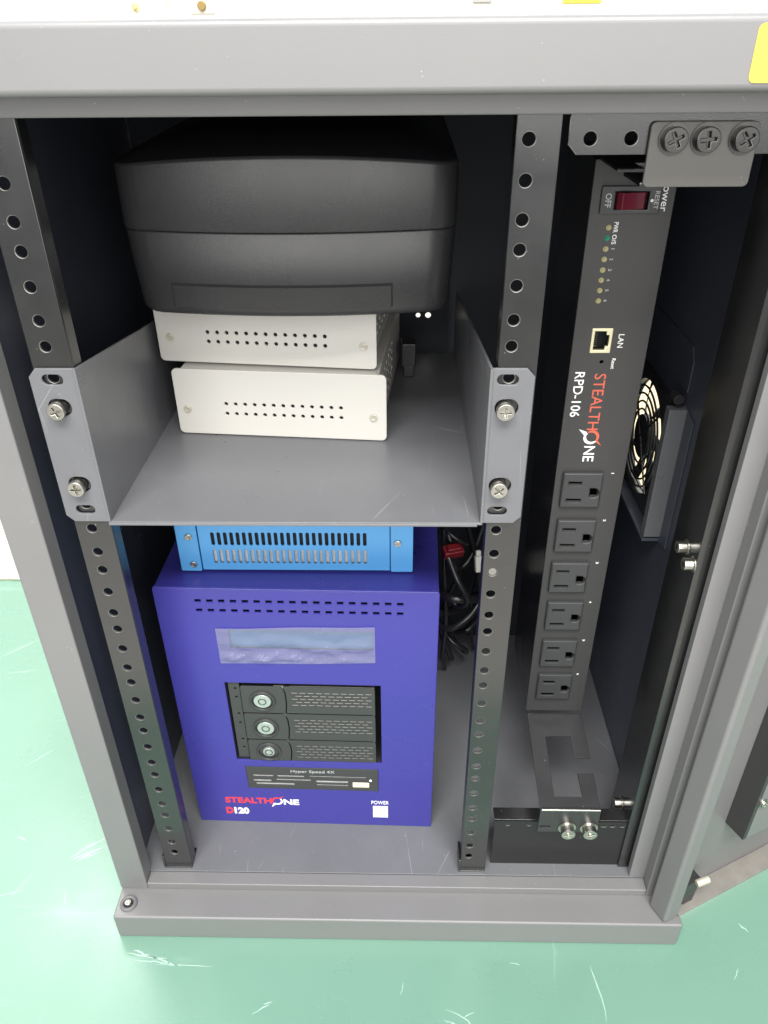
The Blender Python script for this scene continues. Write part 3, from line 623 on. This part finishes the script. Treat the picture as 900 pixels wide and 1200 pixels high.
text('lettering', 'NE', M['ink_w'], pdu, down(PY), 182.6, 193.4, 173.5, 180.2, bold=.08)
emblem(pdu, down(PY), 176.4, 176.9, 4.0, M['ink_o'], M['ink_w'])
# the two end brackets (same part turned round)
pf = frame((0, 78, -419), (1, 0, 0), (0, 78, 13.0))          # u = X, v runs to the back, n up
def bpoly(flip):
    o = [(159.4, -79), (202.4, -79), (202.2, 0), (159.4, 0)]
    hole = [(170.8, -69.6), (191.0, -69.6), (190.4, -51.2), (204, -51.2), (204, -38.8), (190.0, -38.8), (190.2, -20.4), (171.0, -20.4)]
    # a slot open to the right edge: one outline instead of a hole
    return [(159.4, -79), (202.4, -79), (202.4, -51.2), (190.4, -51.2), (191.0, -69.6), (170.8, -69.6), (171.0, -20.4), (190.2, -20.4), (190.0, -38.8), (202.3, -38.8), (202.2, 0), (159.4, 0)]
bk = plate('end_bracket', bpoly(0), [], 1.6, pf, M['bracket'], pdu, edge=0.3)
plate('bracket_lip', rect(159.6, 202.6, -457.5, -431.4, .8, 2), [rect(160.4, 168.8, -452.8, -450.2, 1.2, 3)], 1.6, front(-.6), M['bracket'], bk, edge=0.35)
box('bracket_bend', M['steel'], bk, 160.0, 202.2, -1.6, -.2, -432.8, -431.2, bevel=0.5)
for x in (180.5, 196.2): screw('screw', pdu, (x, -.7, -451.9), (0, -1, 0), (0, 0, 1), R=5.0, h=6.5, rot=.3, washer=True)
pt = frame((0, 78, -17.2), (1, 0, 0), (0, 1, -0.006))
tp = [(361.8-x, v) for x, v in bpoly(0)][::-1]
bk2 = plate('end_bracket', tp, [], 1.6, pt, M['black'], pdu, edge=0.3)
plate('bracket_lip', rect(160.2, 204.0, -18.4, 6.4, 2.2, 3), [], 1.8, front(-2.2), M['lip'], bk2, edge=0.4)
for x, r in ((169.8, .5), (182.8, .1), (198.2, .6)): screw('screw', pdu, (x, -2.2, 0), (0, -1, 0), (0, 0, 1), R=4.9, h=4.2, m=M['nickel'], rot=r)

# ------------------------------------------------------------------ fan on the right wall
fan = thing('cooling_fan', 'black round fan in a bent steel bracket on the inner right cabinet wall', 'cooling fan', (249, 176, -224))
FY, FZ, FR = 184, -229, 44
fw = frame((244.2, 0, 0), (0, -1, 0), (0, 0, 1))
plate('fan_frame', rect(-FY-48, -FY+48, FZ-48, FZ+48, 5, 4), [circ(-FY, FZ, FR, 48)], 5.4, fw, M['fan'], fan, edge=0.5)
MB().cyl((249, FY, FZ), (-1, 0, 0), 17, 5.5, 32).build('hub', M['fan'], fan, bevel=0.8)
def blade(a):
    vs = []; n = 6
    for i in range(n+1):
        rr = 15+28*i/n; sw = a+.5*i/n; wdt = .27
        for s_, dx in ((-.5, 1.6), (-.2, .8), (.2, -.2), (.5, -1.0)):
            t = sw+s_*wdt; vs.append((247+dx, FY+rr*math.cos(t), FZ+rr*math.sin(t)))
    fs = [(i*4+j, i*4+j+1, (i+1)*4+j+1, (i+1)*4+j) for i in range(n) for j in range(3)]
    o = MB().add(vs, fs).build('blade', M['fan'], fan, angle=60)
    md = o.modifiers.new('thickness', 'SOLIDIFY'); md.thickness = 0.7*K
for i in range(7): blade(2*math.pi*i/7)
g = MB()
for R in (21, 27, 33, 39): g.torus((243.6, FY, FZ), (1, 0, 0), R, .85, 44, 6)
for a in (45, 135):
    c, s_ = 46*math.cos(math.radians(a)), 46*math.sin(math.radians(a)); g.tube([(243.4, FY-c, FZ-s_), (243.4, FY+c, FZ+s_)], .8)
g.build('finger_guard', M['guard'], fan)
box('bracket_front', M['shelf'], fan, 237, 249.0, 118.5, 126.5, -278.5, -177, bevel=0.5)
plate('bracket_flange', [(-126, -286), (-106, -280), (-106, -181), (-126, -176)][::1], [], 1.2, Matrix.Translation((-1.3, 0, 0)) @ wallR, M['dark'], fan, edge=0.3)
box('bracket_bottom', M['dark'], fan, 236.4, 248.8, 119, 238, -282.6, -280.2, bevel=0.4)
plate('bracket_flange', [(-240, -168), (-126, -168), (-126, -147), (-133, -138), (-240, -138)], [], 1.2, Matrix.Translation((-1.3, 0, 0)) @ wallR, M['dark'], fan, edge=0.3)
MB().cyl((242, 119, -170), (0, 1, 0), 3.6, 10, 16).build('spacer', M['plastic'], fan, bevel=0.4)

# ------------------------------------------------------------------ cables behind the violet tower
OFF = Vector((0, 0, 0))
def smooth(pts, n=9):
    P = [Vector(p) for p in pts]; out = []
    for i in range(len(P)-1):
        p0, p1, p2, p3 = P[max(i-1, 0)], P[i], P[i+1], P[min(i+2, len(P)-1)]
        for k in range(n):
            t = k/n; out.append(.5*((2*p1)+(p2-p0)*t+(2*p0-5*p1+4*p2-p3)*t*t+(3*p1-p0-3*p2+p3)*t**3))
    return out+[P[-1]]
G = 'black cables bundled behind the violet tower'
cab_specs = [
    ('thin black cable hanging down behind the violet tower nearest its side', 2.2, [(96, 205, -300), (98, 200, -360), (101, 190, -420), (100, 200, -470), (104, 215, -504)]),
    ('thick black cable coiled across the bundle behind the violet tower', 4.0, [(90, 200, -395), (104, 182, -388), (122, 186, -392), (134, 204, -404), (128, 220, -416), (108, 205, -420), (94, 190, -412)]),
    ('black cable looped low at the foot of the bundle behind the violet tower', 3.4, [(88, 205, -430), (104, 188, -428), (124, 192, -414), (137, 210, -404), (140, 230, -440), (124, 228, -466), (106, 214, -455)]),
    ('black cable arching at the top of the bundle under the shelf', 3.0, [(92, 225, -330), (104, 205, -345), (112, 215, -380), (126, 225, -368), (137, 235, -330), (140, 240, -290)]),
    ('black cable running slantwise behind the right rail', 2.6, [(112, 230, -285), (118, 222, -330), (128, 224, -370), (140, 232, -420), (150, 240, -470)]),
    ('black cable curled in front of the bundle beside the tower', 3.0, [(98, 195, -345), (108, 180, -365), (118, 178, -385), (112, 188, -402), (100, 196, -398), (97, 205, -440), (110, 214, -490)]),
    ('thin black lead rising beside the right rail behind the other cables', 1.8, [(134, 240, -500), (128, 232, -440), (134, 236, -380), (126, 238, -320), (130, 240, -280)]),
    ('black cable making a small loop just above the cabinet floor', 2.4, [(96, 220, -450), (108, 205, -458), (122, 206, -470), (124, 222, -488), (112, 234, -480), (104, 236, -440), (118, 240, -400)]),
    ('thin black lead curling round the red connector', 1.6, [(92, 215, -322), (100, 194, -326), (113, 192, -335), (118, 206, -346), (108, 222, -352), (100, 214, -372)]),
]
for lab, r, pts in cab_specs:
    tag(MB().tube(smooth(pts), r, 10).build('cable', M['cable'], None, angle=60), lab, 'cable', G)
def plug(name, loc, size, m, lab, rz=0.0, rx=0.0):
    t = thing(name, lab, 'connector', loc); local()
    mt = Matrix.Rotation(rz, 4, 'Z') @ Matrix.Rotation(rx, 4, 'X'); a, b_, c = size
    MB().box(-a, a, -b_, b_, 0, c, mt).box(-a*.7, a*.7, -b_*.7, b_*.7, c, c*1.35, mt).build('shell', m, t, bevel=1.2)
    MB().tube([mt @ Vector(p) for p in ((0, 0, 0), (0, 2, -8), (2, 8, -18))], 1.6).build('lead', M['cable'], t)
plug('connector', (104, 196, -350), (9, 5, 9), M['cred'], 'red connector among the black cables behind the violet tower', .3, .4)
plug('connector', (129, 200, -372), (3.4, 3, 15), M['cwhite'], 'white connector half hidden behind the right rail among the cables', .2, -.3)
plug('connector', (107, 215, -312), (4, 3, 12), M['cwhite'], 'small white plug just under the shelf above the red connector', -.3, .3)
pl = thing('plug', 'black plug standing out beside the lower white box at the back of the shelf', 'plug', (65, 205, -187))
box('shell', M['plastic'], pl, 59.4, 70.4, 197, 212, -178, -160, bevel=1.0)
box('strain_relief', M['plastic'], pl, 61, 69, 199, 210, -186.9, -178.1, bevel=0.8)

# ------------------------------------------------------------------ small things round about
OFF = Vector((0, 0, 0))
tag(plate('sticker', rect(181.6, 230, 21.8, 39.8, 2.0, 4), [], .25, front(-36.3), M['yellow'], None), 'yellow sticker at the right end of the top cap', 'sticker')
vs = []; nx = 26
for j in range(nx+1):
    for i in range(nx+1):
        a, c = i/nx, j/nx; p = Vector((a*5, c*5, 1.3))
        e = min(1, 6*min(a, 1-a, c, 1-c)+.05)
        vs.append((-640+230*a+14*noise.noise(p*1.3), 405+260*c+14*noise.noise(p*1.1+Vector((9, 0, 0))), -540.2+e*(18+34*abs(noise.noise(p*1.0))+16*abs(noise.noise(p*2.6)))))
fs = [(j*(nx+1)+i, j*(nx+1)+i+1, (j+1)*(nx+1)+i+1, (j+1)*(nx+1)+i) for j in range(nx) for i in range(nx)]
tag(MB().add(vs, fs).build('plastic_bag', M['wrap'], None, angle=25), 'crumpled clear plastic bag lying on the green floor behind the cabinet', 'plastic bag')
# things fixed to the far wall, just above the cabinet's top edge
tag(MB().tube(smooth([(-650, 1788, 420), (-648, 1790, 250), (-641, 1788, 92)]), 3.2).build('cord', M['tan'], None), 'tan cord hanging on the far white wall, leftmost and slanting', 'cord')
tag(MB().tube(smooth([(-492, 1792, 430), (-494, 1790, 260), (-491, 1789, 78)]), 1.6).build('cord', M['tan'], None), 'thin straight tan cord hanging on the far white wall', 'cord')
k = thing('wall_hook', 'small tan hook on the far white wall between the two cords', 'hook', (-567, 1799, 74))
MB().cyl((-567, 1799.5, 76), (0, -1, 0), 9, 4).build('plate', M['tan'], k, bevel=1); MB().tube([(-567, 1795, 76), (-567, 1780, 74), (-567, 1777, 84)], 3).build('hook', M['tan'], k)
k = thing('wall_socket', 'pale wall plate with a brown knob on the far white wall', 'wall plate', (-410, 1799, 60))
box('plate', M['cwhite'], k, -440, -380, 1793, 1799.6, 62, 190, bevel=2); MB().cyl((-409, 1792.9, 78), (0, -1, 0), 10, 12).build('knob', mat('brown_plastic', (.25, .17, .05), .5), k, bevel=2)
k = thing('wall_bracket', 'grey bracket on the far white wall', 'bracket', (244, 1799, 78))
box('plate', M['gtag'], k, 222, 266, 1792, 1799.6, 78, 200, bevel=2); box('arm', M['gtag'], k, 236, 252, 1740, 1791.9, 170, 184, bevel=2)
k = thing('wall_sign', 'yellow sign on the far white wall above the cabinet', 'sign', (474, 1799, 75))
box('board', M['yellow'], k, 430, 520, 1795, 1799.6, 75, 170, bevel=2)
